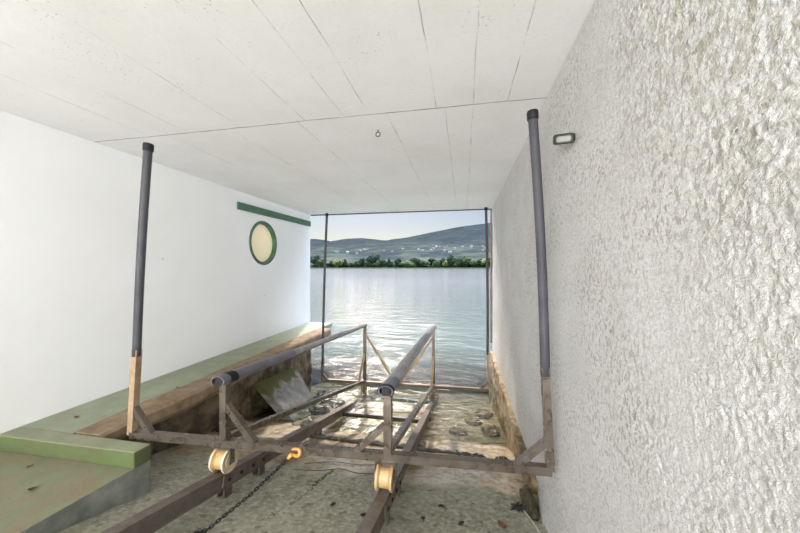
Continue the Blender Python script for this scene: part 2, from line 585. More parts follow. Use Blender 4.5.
def grid_mesh(name, V, nu, nv, mat, smooth=True, parent=None, skirt=None):
    """V (nu*nv,3) row-major grid -> object; skirt: offset vector closing it into a solid"""
    idx = np.arange(nu * nv).reshape(nu, nv)
    f = np.stack([idx[:-1, :-1], idx[1:, :-1], idx[1:, 1:], idx[:-1, 1:]], -1).reshape(-1, 4)
    verts = V
    faces = f.tolist()
    if skirt is not None:
        ring = np.concatenate([idx[0, :], idx[1:, -1], idx[-1, -2::-1], idx[-2:0:-1, 0]])
        base = V[ring].copy()
        for a in range(3):
            if skirt[a] is not None:
                base[:, a] = skirt[a]
        k0 = len(V)
        verts = np.vstack([V, base])
        n = len(ring)
        for k in range(n):
            faces.append([int(ring[k]), k0 + k, k0 + (k + 1) % n, int(ring[(k + 1) % n])])
        faces.append([k0 + k for k in range(n)])
    me = bpy.data.meshes.new(name)
    me.from_pydata(verts.tolist(), [], faces)
    bm = bmesh.new()
    bm.from_mesh(me)
    bmesh.ops.recalc_face_normals(bm, faces=bm.faces)
    if skirt is None and sum(f.normal.z for f in bm.faces) < 0:
        bmesh.ops.reverse_faces(bm, faces=bm.faces)
    bm.to_mesh(me)
    bm.free()
    me.materials.append(mat)
    if smooth:
        me.polygons.foreach_set('use_smooth', [True] * len(me.polygons))
    o = bpy.data.objects.new(name, me)
    COL.objects.link(o)
    return o


def rock(name, c, r, mat, seed, sub=3, rough=0.3, smooth=False):
    bm = bmesh.new()
    bmesh.ops.create_icosphere(bm, subdivisions=sub, radius=1)
    for v in bm.verts:
        n = mnoise.fractal(v.co * 1.3 + Vector((seed * 3.1, seed, 0)), 1.0, 2.0, 4)
        v.co *= 1 + rough * n
        v.co = Vector((v.co.x * r[0], v.co.y * r[1], v.co.z * r[2])) + c
    return build(name, bm, mat, smooth=smooth)


# ------------------------------------------------------------------ layout numbers
VL, VR, UE, UB = -2.886, 0.485, 5.6, -5.0


def zf(u):                         # slipway floor height at u
    return -1.39 - 0.234 * (u - 1.74)


# ------------------------------------------------------------------ the setting
# ceiling slab
bm = bmesh.new()
box(bm, W(VL - 0.2, UB, 1.0), W(VR + 0.3, UE, 1.16))
struct(build('ceiling', bm, M['ceiling']))

# left wall
bm = bmesh.new()
box(bm, W(VL - 0.2, UB, -1.9), W(VL, UE, 0.998))
wlft = struct(build('wall_left', bm, M['white']))
bm = bmesh.new()
_b, _r = lathe(bm, W(VL, 4.16, 0.352), Vector((1, 0, 0)), [(-0.085, 0.325 * S), (0.1, 0.325 * S)], 64)
bm.faces.new(_r[0])
bm.faces.new(_r[-1])
cut = build('cutter', bm, M['white'])
bo = wlft.modifiers.new('opening', 'BOOLEAN')
bo.object = cut
bo.operation = 'DIFFERENCE'
bo.solver = 'EXACT'
C.view_layers[0].update()
dg = bpy.context.evaluated_depsgraph_get()
me2 = bpy.data.meshes.new_from_object(wlft.evaluated_get(dg))
wlft.modifiers.clear()
wlft.data = me2
bpy.data.objects.remove(cut)

# right wall: thrown roughcast with real relief, its foot flaring out a little
uu = [0.30]
while uu[-1] < UE:
    uu.append(uu[-1] + max(0.003, 0.0036 * uu[-1] + 0.001))
uu[-1] = UE
uu = np.array(uu)
zz = np.linspace(0, 1, 640)
U, T = np.meshgrid(uu, zz, indexing='ij')
foot = np.minimum(-1.40, -1.385 - 0.0 * U) - np.clip(1.75 - U, 0, None) * -0.234 - 0.02
foot = np.where(U < 1.75, zf(U) - 0.03, -1.42 - 0.03 * (U - 1.75))
Z = foot + (0.998 - foot) * T
P = np.stack([np.full(U.size, VR * S), U.ravel() * S, (Z.ravel() - WL) * S], -1)
lump = fbm(P, 80, 2, 1)
dash = np.clip(fbm(P, 120, 2, 2) + 0.10, -0.20, 0.5)
flatten = np.clip(fbm(P, 2.2, 2, 4) * 1.6 + 0.75, 0.35, 1.15)
big = fbm(P, 1.3, 2, 3)
# wobbly lower edge and the flare at the foot
hgt = (Z - foot).ravel()
flare = np.where(U.ravel() < 1.9, 0.055, 0.055 - 0.045 * np.clip((U.ravel() - 1.9) / 0.3, 0, 1)) * np.exp(-np.clip(hgt, 0, None) / 0.10)
P[:, 0] -= (lump * 0.0018 + dash * 0.0040) * flatten + big * 0.005 + flare * S
near_end = np.exp(-(UE - U.ravel()) / 0.05)
P[:, 0] += near_end * 0.02
edge = np.exp(-hgt / 0.03)
P[:, 2] += edge * fbm(np.stack([P[:, 0] * 0, P[:, 1], P[:, 1] * 0], -1), 5, 3, 6) * 0.03
rw = grid_mesh('wall_right', P, len(uu), len(zz), M['stucco'], skirt=((VR + 0.3) * S, None, None))
struct(rw)
# landward stretch of the same wall, out of the picture
bm = bmesh.new()
box(bm, W(VR + 0.01, UB, -1.2), W(VR + 0.3, 0.30, 0.998))
build('wall_landward', bm, M['stucco'], rw)

# floor: sloping slipway with shallow relief, level behind the camera
us = np.concatenate([np.linspace(UB, 0.4, 14), np.linspace(0.42, 3.4, 190), np.linspace(3.44, 7.5, 90)])
vs = np.linspace(VL, VR + 0.1, 200)
U, Vv = np.meshgrid(us, vs, indexing='ij')
Zs = np.where(U < 0.3, zf(0.3), zf(U))
P = np.stack([Vv.ravel() * S, U.ravel() * S, (Zs.ravel() - WL) * S], -1)
wetk = np.clip((U.ravel() - 2.3) / 1.0, 0, 1)
P[:, 2] += fbm(P * [1, 1, 0], 2.4, 4, 11) * (0.010 + 0.012 * wetk) + fbm(P * [1, 1, 0], 11, 3, 12) * (0.004 + 0.012 * wetk)
fo = grid_mesh('floor', P, len(us), len(vs), M['floor'], skirt=(None, None, -2.2))
struct(fo)

# left ledge: green painted top along the wall, curb across, lower platform
bm = bmesh.new()
box(bm, W(VL + 0.001, 1.555, -1.15), W(-2.442, UE, -1.06))
bm2 = bm
led = build('trim_1', bm, M['green_ledge'], bevel=0.008)
struct(led, 'green painted concrete ledge running along the foot of the smooth white wall')
bm = bmesh.new()
pts_t = [(VL + 0.001, 1.44), (-1.84, 1.46), (-1.83, 1.56), (-2.20, 1.56), (VL + 0.001, 1.56)]
lo = [bm.verts.new(W(a, b, -1.153)) for a, b in pts_t]
hi = [bm.verts.new(W(a, b, -1.058)) for a, b in pts_t]
bm.faces.new(hi)
bm.faces.new(lo[::-1])
for k in range(5):
    bm.faces.new((lo[k], lo[(k + 1) % 5], hi[(k + 1) % 5], hi[k]))
bmesh.ops.triangulate(bm, faces=[f for f in bm.faces if len(f.verts) > 4])
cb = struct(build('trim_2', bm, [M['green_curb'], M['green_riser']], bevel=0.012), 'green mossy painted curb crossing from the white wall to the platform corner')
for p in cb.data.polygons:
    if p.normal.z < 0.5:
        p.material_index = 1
# platform: concrete body under a painted top
bm = bmesh.new()
pl = [(VL + 0.001, UB), (-1.98, UB), (-1.935, 0.4), (-1.845, 1.46), (-1.835, 1.555), (VL + 0.001, 1.55)]
lo = [bm.verts.new(W(a, b, -1.6)) for a, b in pl]
hi = [bm.verts.new(W(a, b, -1.152)) for a, b in pl]
ft = bm.faces.new(hi)
bm.faces.new(lo[::-1])
for k in range(6):
    bm.faces.new((lo[k], lo[(k + 1) % 6], hi[(k + 1) % 6], hi[k]))
pf = struct(build('trim_3', bm, [M['concrete'], M['green_floor']]), 'low concrete platform with worn green painted top in the near left corner')
for p in pf.data.polygons:
    if p.normal.z > 0.9:
        p.material_index = 1

# masonry below the ledge
us = np.linspace(1.5, 4.62, 150)
ts = np.linspace(0, 1, 44)
U, T = np.meshgrid(us, ts, indexing='ij')
z0 = zf(U) - 0.08
Zm = z0 + (-1.16 - z0) * T
P = np.stack([np.full(U.size, -2.36 * S), U.ravel() * S, (Zm.ravel() - WL) * S], -1)
P[:, 0] += fbm(P, 3.2, 4, 21) * 0.055 + fbm(P, 14, 3, 22) * 0.018
um = grid_mesh('wall_ledge', P, len(us), len(ts), M['stone'], smooth=False, skirt=((VL + 0.01) * S, None, None))
struct(um, 'rough brown masonry wall under the green ledge')

# stone footing below the right wall
us = np.linspace(1.70, 5.45, 160)
U, T = np.meshgrid(us, np.linspace(0, 1, 30), indexing='ij')
z0 = zf(U) - 0.1
top = -1.40
Zm = z0 + (top - z0) * T
inset = np.where(U < 2.2, 0.04, 0.0)
P = np.stack([(0.435 + inset).ravel() * S, U.ravel() * S, (Zm.ravel() - WL) * S], -1)
P[:, 0] -= fbm(P, 4, 4, 31) * 0.035 + fbm(P, 16, 3, 32) * 0.012
ft = grid_mesh('wall_footing', P, len(us), 30, M['stone_ochre'], smooth=False, skirt=((VR + 0.2) * S, None, None))
struct(ft, 'ochre stone footing under the rough white wall')

# trims of the lake opening
bm = bmesh.new()
box(bm, W(VL + 0.02, UE - 0.012, 0.982), W(VR - 0.01, UE + 0.01, 1.0))
struct(build('trim_4', bm, M['wood_dark']), 'thin dark drip strip along the ceiling edge above the lake opening')
bm = bmesh.new()
box(bm, W(VR - 0.03, UE - 0.03, -1.3), W(VR - 0.004, UE + 0.008, 0.98))
struct(build('trim_5', bm, M['wood']), 'thin brown upright strip on the lake end of the rough wall')

# ------------------------------------------------------------------ lake and far shore
ys = np.concatenate([np.linspace(2.9, 9.0, 150), 9.0 + np.cumsum(np.linspace(0.05, 0.5, 90)), np.array([45, 70, 110, 170, 260, 380, 520])])
ys = np.unique(ys)
xs = np.concatenate([-np.geomspace(1.0, 900, 40)[::-1] - 6, np.linspace(-6.5, 3.5, 150), np.geomspace(1.0, 900, 40) + 3])
X, Y = np.meshgrid(xs, ys, indexing='ij')
P = np.stack([X.ravel(), Y.ravel(), np.zeros(X.size)], -1)
amp = np.clip((P[:, 1] - 3.0) / 4.0, 0.15, 1) * np.clip((13 - P[:, 1]) / 6, 0, 1)
near = (np.abs(P[:, 0] + 1.5) < 6.5).astype(float)
P[:, 2] += amp * near * (fbm(P * [0.7, 2.0, 0], 0.9, 3, 41) * 0.05 + fbm(P * [0.8, 1.6, 0], 3.2, 2, 42) * 0.009)
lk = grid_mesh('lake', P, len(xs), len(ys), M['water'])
struct(lk, 'rippled lake water reaching from the slipway to the far shore')

bm = bmesh.new()
box(bm, (-900, 8.5, -3.2), (900, 520, -3.0))
vsb = [bm.verts.new(p) for p in ((-900, 8.4, -0.9), (900, 8.4, -0.9), (900, 20, -3.0), (-900, 20, -3.0))]
bm.faces.new(vsb)
struct(build('lake_bed', bm, M['bed']), 'muddy lake bed')

# hills: true terrain rising from the far shore to a ridge
SHORE = 420.0


def px_dir(px):
    t = (px - 400) / 315
    return (t * math.cos(.198) - math.sin(.198)) / (t * math.sin(.198) + math.cos(.198))


def ridge_fn(table, dist):
    tx = np.array([px_dir(p) * dist for p, _ in table])
    th = np.array([(267 - y) / 315 * dist * 1.02 for _, y in table])
    return lambda x: np.interp(x, tx, th)


def terrain(name, d0, d1, table, nx, ny, seed, pw, label):
    rf = ridge_fn(table, d1)
    xs = np.linspace(px_dir(180) * d1 * 1.0, px_dir(640) * d1, nx)
    ts = np.linspace(0, 1.25, ny)
    X, T = np.meshgrid(xs, ts, indexing='ij')
    Yd = d0 + (d1 - d0) * T
    # smooth the ridge profile a little
    H = (rf(X) + rf(X - 40) + rf(X + 40)) / 3
    up = np.where(T < 1, T ** pw, 1 - (T - 1) * 1.6)
    P = np.stack([X.ravel(), Yd.ravel(), (H * up).ravel() + 1.0], -1)
    k = np.clip(T.ravel() * 4, 0, 1) * np.clip((1.06 - T.ravel()) * 4, 0.12, 1)
    P[:, 2] += k * (fbm(P * [1, 1, 0], 1 / 520, 4, seed) * 38 + fbm(P * [1, 1, 0], 1 / 60, 2, seed + 1) * 5)
    P[:, 2] = np.maximum(P[:, 2], 0.6)
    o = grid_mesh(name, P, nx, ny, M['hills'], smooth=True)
    return struct(o, label)


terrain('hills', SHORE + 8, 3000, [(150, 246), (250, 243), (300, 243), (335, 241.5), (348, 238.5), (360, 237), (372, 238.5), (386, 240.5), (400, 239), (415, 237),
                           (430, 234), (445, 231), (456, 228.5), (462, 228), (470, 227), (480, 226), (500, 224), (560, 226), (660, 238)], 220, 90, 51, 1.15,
        'long wooded haze tinted hills behind the far shore')
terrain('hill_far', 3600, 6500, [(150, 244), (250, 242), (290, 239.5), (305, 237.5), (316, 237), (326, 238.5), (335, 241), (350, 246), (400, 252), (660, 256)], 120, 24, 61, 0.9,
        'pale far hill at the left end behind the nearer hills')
bm = bmesh.new()
box(bm, (-700, SHORE - 4, -1.5), (500, SHORE + 60, 1.4))
struct(build('shore', bm, M['shore']), 'low grassy strip along the far shore')

# tree protos for the far shore


def tree(x, y, h, w, mat, kind, seed):
    t = empty('tree', Vector((x, y, 1.4)))
    rr = random.Random(seed)
    bm = bmesh.new()
    n = 5 if kind != 'conifer' else 4
    for k in range(n):
        if kind == 'conifer':
            c = Vector((0, 0, h * (0.25 + 0.18 * k)))
            r = (w * (0.5 - 0.1 * k), w * (0.5 - 0.1 * k), h * 0.2)
        else:
            a = rr.uniform(0, 6.28)
            c = Vector((math.cos(a) * w * 0.22, math.sin(a) * w * 0.22, h * rr.uniform(0.42, 0.74)))
            r = (w * rr.uniform(0.28, 0.4), w * rr.uniform(0.28, 0.4), h * rr.uniform(0.2, 0.3))
        tmp = bmesh.new()
        bmesh.ops.create_icosphere(tmp, subdivisions=3, radius=1)
        for v in tmp.verts:
            q = 1 + 0.45 * mnoise.fractal(v.co * 2.2 + Vector((seed, k * 5, 0)), 1.0, 2.0, 3)
            v.co = Vector((v.co.x * r[0] * q, v.co.y * r[1] * q, v.co.z * r[2] * q)) + c + Vector((x, y, 1.4))
        me = bpy.data.meshes.new('tmp')
        tmp.to_mesh(me)
        tmp.free()
        bm.from_mesh(me)
        bpy.data.meshes.remove(me)
    build('crown', bm, mat, t)
    bm = bmesh.new()
    tube(bm, [Vector((x, y, 1.2)), Vector((x, y, 1.4 + h * 0.5))], [0.03 * h, 0.015 * h], 6)
    build('trunk', bm, M['bark'], t)
    return t


kinds = []
tp = [  # (px, height px, width px, kind)
    (315, 14, 8, 'd'), (321, 9, 8, 'm'), (331, 8, 7, 'd'), (338, 9, 9, 'l'), (345, 9, 5, 'c'), (351, 6, 7, 'm'), (357, 8, 6, 'd'),
    (362, 10, 7, 'd'), (368, 7, 6, 'm'), (374, 14, 11, 'd'), (380, 9, 7, 'm'), (384, 9, 7, 'd'), (389, 9, 5, 'c'), (393, 7, 7, 'm'), (397, 9, 6, 'd'),
    (403, 7, 8, 'm'), (409, 7, 7, 'l'), (414, 11, 7, 'd'), (419, 9, 6, 'd'), (425, 7, 8, 'm'), (431, 10, 7, 'd'), (436, 8, 6, 'm'), (442, 9, 6, 'd'),
    (447, 7, 7, 'l'), (452, 12, 7, 'd'), (458, 10, 8, 'm'), (463, 12, 9, 'm'), (468, 12, 8, 'l'), (474, 8, 7, 'm'), (479, 9, 6, 'd'), (484, 11, 8, 'l'),
    (489, 10, 7, 'd')]
kname = {'d': ('tree_dark', 'broad dark green tree'), 'm': ('tree_mid', 'mid green bushy tree'), 'l': ('tree_light', 'bright yellow green tree'), 'c': ('tree_dark', 'narrow dark pointed tree')}
ordinal = ['first', 'second', 'third', 'fourth', 'fifth', 'sixth', 'seventh', 'eighth', 'ninth', 'tenth', 'eleventh', 'twelfth', 'thirteenth', 'fourteenth', 'fifteenth', 'sixteenth', 'seventeenth', 'eighteenth']
cnt = {}
for i, (px, hp, wp, k) in enumerate(tp):
    d = SHORE + R.uniform(6, 22)
    sc = d / 315
    mat, nm = kname[k]
    t = tree(px_dir(px) * d, d, hp * sc * 1.0, wp * sc * 1.25, M[mat], 'conifer' if k == 'c' else 'round', i + 1)
    j = cnt.get(k, 0)
    cnt[k] = j + 1
    tag(t, nm + ' on the far shore, ' + ordinal[j] + ' of its kind from the left', 'tree', 'trees along the far shore')

# undergrowth between the trees
bm = bmesh.new()
for i in range(150):
    px = 296 + i * 1.5
    d = SHORE + R.uniform(14, 40)
    c = Vector((px_dir(px) * d, d, 1.4 + R.uniform(0.5, 2.0)))
    tmp = bmesh.new()
    bmesh.ops.create_icosphere(tmp, subdivisions=2, radius=1)
    r = (R.uniform(3, 6), 3, R.uniform(1.8, 5.0))
    for v in tmp.verts:
        q = 1 + 0.4 * mnoise.fractal(v.co * 2 + Vector((i, 0, 0)), 1.0, 2.0, 3)
        v.co = Vector((v.co.x * r[0] * q, v.co.y * r[1] * q, v.co.z * r[2] * q)) + c
    me = bpy.data.meshes.new('tmp')
    tmp.to_mesh(me)
    tmp.free()
    bm.from_mesh(me)
    bpy.data.meshes.remove(me)
und = build('undergrowth', bm, M['tree_mid'])
tag(und, 'low green bushes filling the gaps between the trees on the far shore', 'undergrowth', kind='stuff')

# village houses on the foot of the hills
C.view_layers[0].update()
hill_o = bpy.data.objects['hills']
from mathutils.bvhtree import BVHTree
hb = BVHTree.FromPolygons([v.co.copy() for v in hill_o.data.vertices], [tuple(p.vertices) for p in hill_o.data.polygons])
proto = None
for i in range(34):
    px = 330 + R.random() * 160 if i % 3 else 415 + R.random() * 60
    d = R.uniform(700, 1050)
    x = px_dir(px) * d
    hit = hb.ray_cast(Vector((x, d, 2000)), Vector((0, 0, -1)))
    if hit[0] is None:
        continue
    if proto is None:
        bm = bmesh.new()
        box(bm, (-6, -4, -2), (6, 4, 5.5))
        a = [bm.verts.new(q) for q in ((-6.6, -4.6, 5.5), (6.6, -4.6, 5.5), (6.6, 4.6, 5.5), (-6.6, 4.6, 5.5), (-6.6, 0, 8.6), (6.6, 0, 8.6))]
        rf = [bm.faces.new([a[j] for j in q]) for q in ((0, 1, 5, 4), (2, 3, 4, 5), (0, 4, 3), (1, 2, 5), (3, 2, 1, 0))]
        for f in rf:
            f.material_index = 1
        h = build('house', bm, [M['house_wall'], M['roof']])
        proto = h
    else:
        h = proto.copy()
        COL.objects.link(h)
    h.location = hit[0]
    h.rotation_euler = (0, 0, R.uniform(-0.5, 0.5))
    k = R.uniform(0.35, 0.65)
    h.scale = (k, k, k)
    tag(h, 'tiny pale house with a red brown roof on the hillside across the lake', 'house', 'houses on the far hillside')

# ------------------------------------------------------------------ porthole, board, hook, fitting
pc = W(VL, 4.16, 0.352)
wn1 = empty('window_1', pc)
struct(wn1, 'round green framed porthole high on the smooth white wall')
ax = Vector((1, 0, 0))
k = 0.325 * S
bm = bmesh.new()
lathe(bm, pc, ax, [(-0.084, k - 0.001), (0.006, k - 0.001), (0.012, k - 0.004), (0.012, k - 0.048), (0.004, k - 0.054), (-0.084, k - 0.056), (-0.084, k - 0.001)], 64)
build('window_frame', bm, M['green_gloss'], wn1)
bm = bmesh.new()
lathe(bm, pc, ax, [(-0.060, 0.0005), (-0.050, 0.0005), (-0.050, k - 0.057), (-0.060, k - 0.057)], 64)
build('pane', bm, M['porthole'], wn1)

bm = bmesh.new()
bar(bm, W(VL + 0.0125, 3.60, 0.800), W(VL + 0.0125, UE - 0.02, 0.822), 0.03, 0.116)
tag(centre_origin(build('wall_board', bm, M['green_gloss'], bevel=0.004)), 'long green painted board fixed to the white wall above the porthole', 'board')

hk = empty('ceiling_hook', W(-0.61, 2.223, 1.0))
bm = bmesh.new()
c = W(-0.61, 2.223, 0.968)
tube(bm, [c + Vector((math.cos(a) * 0.019, 0, math.sin(a) * 0.019)) for a in [2 * math.pi * j / 20 for j in range(20)]], 0.005, 8, closed=True)
build('ring', bm, M['steel_dark'], hk, smooth=True)
bm = bmesh.new()
tube(bm, [c + Vector((0, 0, 0.018)), W(-0.61, 2.223, 1.0)], 0.006, 8)
build('shank', bm, M['steel_dark'], hk, smooth=True)
tag(hk, 'small dark metal ring hook screwed into the white ceiling', 'hook')

# box fitting on the rough wall, its pale face turned towards the camera and down
fx = empty('wall_lamp', W(0.44, 1.49, 0.56))
c = W(0.432, 1.49, 0.560)
rot = Matrix.Rotation(math.radians(-8), 3, 'Z') @ Matrix.Rotation(math.radians(20), 3, 'X')
hw, hh = 0.047, 0.026


def rrect(w, h, r, n=5):
    o = []
    for cx, cy, a0 in ((w - r, h - r, 0), (-w + r, h - r, 90), (-w + r, -h + r, 180), (w - r, -h + r, 270)):
        for j in range(n + 1):
            a = math.radians(a0 + 90 * j / n)
            o.append((cx + r * math.cos(a), cy + r * math.sin(a)))
    return o


bm = bmesh.new()
rings = []
for (w, h, r, yy) in ((hw, hh, 0.012, 0.055), (hw, hh, 0.012, 0.0), (hw - 0.004, hh - 0.004, 0.010, -0.006), (hw - 0.010, hh - 0.009, 0.011, -0.006), (hw - 0.011, hh - 0.010, 0.011, 0.008)):
    rings.append([bm.verts.new(c + rot @ Vector((a, yy, b))) for a, b in rrect(w, h, r)])
for A, B in zip(rings, rings[1:]):
    n = len(A)
    for j in range(n):
        bm.faces.new((A[j], A[(j + 1) % n], B[(j + 1) % n], B[j]))
bm.faces.new(rings[0][::-1])
build('housing', bm, M['green_dark'], fx)
bm = bmesh.new()
r0 = [bm.verts.new(c + rot @ Vector((a, 0.006, b))) for a, b in rrect(hw - 0.011, hh - 0.010, 0.011)]
r1 = [bm.verts.new(c + rot @ Vector((a, 0.002, b))) for a, b in rrect(hw - 0.018, hh - 0.015, 0.009)]
n = len(r0)
for j in range(n):
    bm.faces.new((r0[j], r0[(j + 1) % n], r1[(j + 1) % n], r1[j]))
bm.faces.new(r1)
build('lens', bm, M['lens'], fx)
bm = bmesh.new()
bar(bm, c + rot @ Vector((hw - 0.01, 0.05, 0)), W(VR + 0.01, 1.50, 0.57) + Vector((0, 0.03, 0)), 0.05, 0.03)
build('mounting', bm, M['green_dark'], fx)
tag(fx, 'small dark green box fitting with a pale face high on the rough wall', 'wall fitting')

# ------------------------------------------------------------------ ledge edge timber
bm = bmesh.new()
n = 60
us = np.linspace(1.57, 5.08, n)
prev = None
for i, u in enumerate(us):
    a = 0.008 * math.sin(u * 3.1) + 0.006 * math.sin(u * 9.7)
    zt = -1.052 + 0.004 * math.sin(u * 7.0)
    zb = -1.165 + 0.012 * math.sin(u * 4.3 + 1)
    ring = [bm.verts.new(W(x, u, z)) for x, z in ((-2.44, zb), (-2.235 + a, zb), (-2.222 + a, zb + 0.03), (-2.225 + a, zt - 0.02), (-2.245 + a, zt), (-2.44, zt))]
    if prev:
        for j in range(6):
            bm.faces.new((prev[j], prev[(j + 1) % 6], ring[(j + 1) % 6], ring[j]))
    else:
        bm.faces.new(ring[::-1])
    prev = ring
bm.faces.new(prev)
tag(centre_origin(build('edge_beam', bm, M['wood'])), 'long weathered brown timber edging the green ledge beside the slip', 'beam')

# ------------------------------------------------------------------ the rail track
RLV, RRV = -1.40, -0.42


def zr(u):
    return -1.215 - 0.234 * (u - 1.63)


trk = empty('slipway_track', W(-0.91, 1.9, zf(1.9)))
tag(trk, 'pair of rusty brown steel rails on feet running down the slip into the water', 'rails')
dirn = (W(0, 2, zr(2)) - W(0, 1, zr(1))).normalized()
nrm = dirn.cross(Vector((1, 0, 0))).normalized()
if nrm.z < 0:
    nrm = -nrm


def at(v, u, dz=0.0):
    return W(v, u, zr(u)) + nrm * dz


for v in (RLV, RRV):
    bm = bmesh.new()
    HW, HH = 0.062 * S, 0.088 * S
    prof = [(-HW / 2, 0), (HW / 2, 0), (HW / 2, -0.012), (0.032, -0.014), (0.032, -HH + 0.014), (HW / 2, -HH + 0.012), (HW / 2, -HH), (-HW / 2, -HH), (-HW / 2, -HH + 0.012), (-0.032, -HH + 0.014), (-0.032, -0.014), (-HW / 2, -0.012)]
    rings = []
    for u in (0.25, 1.0, 1.72, 3.0, 5.15):
        rings.append([bm.verts.new(at(v, u) + Vector((a, 0, 0)) + nrm * b) for a, b in prof])
    for A, B in zip(rings, rings[1:]):
        n = len(A)
        for j in range(n):
            bm.faces.new((A[j], A[(j + 1) % n], B[(j + 1) % n], B[j]))
    bm.faces.new(rings[0][::-1])
    bm.faces.new(rings[-1])
    rail = build('rail', bm, M['rust'], trk)
    # splice plate with bolts on the slip side, by the front of the cradle
    us0, us1 = (1.60, 2.02) if v == RLV else (1.55, 1.95)
    bm = bmesh.new()
    bar(bm, at(v, us0, -0.05) + Vector((0.041, 0, 0)), at(v, us1, -0.05) + Vector((0.041, 0, 0)), 0.012, 0.075, up=nrm)
    pl_ = build('splice_plate', bm, M['rust'], rail)
    for q in (0.1, 0.35, 0.62, 0.88):
        p = at(v, us0 + (us1 - us0) * q, -0.05) + Vector((0.047, 0, 0))
        bm = bmesh.new()
        lathe(bm, p, Vector((1, 0, 0)), [(0, 0.0005), (0, 0.014), (0.009, 0.013), (0.009, 0.0005)], 6)
        build('bolt', bm, M['chain'], rail)
    # feet
    for u in (0.75, 1.66, 1.98, 2.9, 3.9, 4.8):
        top_ = at(v, u, -HH - 0.001)
        bm = bmesh.new()
        g = W(v, u, zf(u) - 0.012)
        off = 0.028
        bar(bm, Vector((top_.x + off, top_.y, top_.z + 0.012)), Vector((top_.x + off, top_.y, g.z)), 0.012, 0.075, up=(0, 1, 0))
        bar(bm, Vector((top_.x - off, top_.y, top_.z + 0.012)), Vector((top_.x - off, top_.y, g.z)), 0.012, 0.075, up=(0, 1, 0))
        bar(bm, Vector((top_.x - 0.06, top_.y, g.z + 0.004)), Vector((top_.x + 0.06, top_.y, g.z + 0.004)), 0.11, 0.012)
        build('foot', bm, M['rust'], trk)
for u in (3.5, 4.6):
    bm = bmesh.new()
    bar(bm, at(RLV, u, -0.075), at(RRV, u, -0.075), 0.05, 0.05)
    build('tie', bm, M['wood_dark'], trk)

# wet timber sleeper lying across the slip
bm = bmesh.new()
n = 34
prev = None
for i in range(n):
    v = -1.62 + (0.02 + 1.62) * i / (n - 1)
    w = 0.05 * (1 + 0.15 * math.sin(i * 1.7)) * (1 - 0.5 * (i / (n - 1)) ** 6)
    t = 0.036 * (1 + 0.18 * math.sin(i * 2.3 + 1)) * (1 - 0.6 * (i / (n - 1)) ** 6)
    u = 2.80 + 0.006 * math.sin(i * 0.9)
    ring = [bm.verts.new(W(v, u + a * w, zf(u + a * w) - 0.012 + (b * t))) for a, b in ((-.5, 0), (.5, 0), (.5, .8), (.3, 1.3), (-.3, 1.3), (-.5, .8))]
    if prev:
        for j in range(6):
            bm.faces.new((prev[j], prev[(j + 1) % 6], ring[(j + 1) % 6], ring[j]))
    else:
        bm.faces.new(ring[::-1])
    prev = ring
bm.faces.new(prev)
tag(centre_origin(build('sleeper', bm, M['wood_dark'])), 'wet black timber lying across the slip under the rails', 'timber')

# ------------------------------------------------------------------ the boat cradle
cr = empty('boat_cradle', W(-0.9, 1.68, zr(1.68)))
tag(cr, 'rusty steel boat cradle with four tall guide poles standing on the rails', 'boat cradle')


def F(v, z=-1.05):
    return W(v, 1.61 + 0.14 * (v + 2.04) / 2.48, z)


def RB(v, z=-1.69):
    return W(v, 4.39 + 0.09 * (v + 2.07) / 2.404, z)


T = 0.043 * S
for fn, a, b, mt in ((F, -2.06, 0.46, 'steel'), (RB, -2.09, 0.354, 'steel_dark')):
    bm = bmesh.new()
    bar(bm, fn(a + 0.02), fn(b - 0.015), T, T)
    build('crossbar', bm, M[mt], cr, bevel=0.004)

# guide poles: steel stub, plastic sleeve, end cap
poles = [(F, -2.04, -1.916, 0.755, -0.558, 'steel_tan', 1), (F, 0.44, 0.355, 0.805, -0.563, 'steel', -1),
         (RB, -2.07, -1.992, 0.79, -1.45, 'steel_dark', 1), (RB, 0.334, 0.307, 0.811, -1.209, 'steel_tan', -1)]
for fn, v0, v1, zt, zs, mt, sgn in poles:
    p0 = fn(v0)
    pu = p0.y
    p1 = Vector((v1 * S, pu, (zt - WL) * S))
    d = p1 - p0
    q = (zs - ((p0.z / S) + WL)) / (zt - ((p0.z / S) + WL))
    ps = p0 + d * q
    g = empty('guide_pole', p0)
    g.parent = cr
    g.matrix_parent_inverse = cr.matrix_world.inverted()
    bm = bmesh.new()
    bar(bm, p0, ps + d.normalized() * 0.05, 0.046 if fn is F else 0.034, 0.046 if fn is F else 0.034, up=(0, 1, 0))
    build('post', bm, M[mt], g, bevel=0.003)
    # sleeve bows slightly
    bow = Vector((0.018 * sgn, 0, 0))
    pts = []
    for i in range(17):
        t = i / 16
        pts.append(ps.lerp(p1, t) + bow * math.sin(math.pi * t) * -0.6)
    bm = bmesh.new()
    tube(bm, pts, 0.0285 if fn is F else 0.021, 20)
    build('sleeve', bm, M['pvc'], g, smooth=True)
    bm = bmesh.new()
    dd = d.normalized()
    kk = 0.93 if fn is F else 0.70
    lathe(bm, p1 - dd * 0.045, dd, [(0, 0.031 * kk), (0.004, 0.0365 * kk), (0.046, 0.0375 * kk), (0.056, 0.034 * kk), (0.060, 0.02 * kk), (0.06, 0.0005)], 20)
    build('cap', bm, M['pvc_black'], g, smooth=True)

# knee braces at the pole feet
for fn, va, za, vb, zb, mt in ((F, -2.03, -0.87, -1.905, -1.035, 'steel'), (F, 0.425, -0.90, 0.275, -1.035, 'steel'),
                               (RB, -2.06, -1.60, -1.985, -1.68, 'steel_dark'), (RB, 0.325, -1.58, 0.235, -1.68, 'steel')):
    bm = bmesh.new()
    bar(bm, fn(va, za), fn(vb, zb), 0.04, 0.04, up=(0, 1, 0), ext=0.012)
    build('brace', bm, M[mt], cr, bevel=0.003)

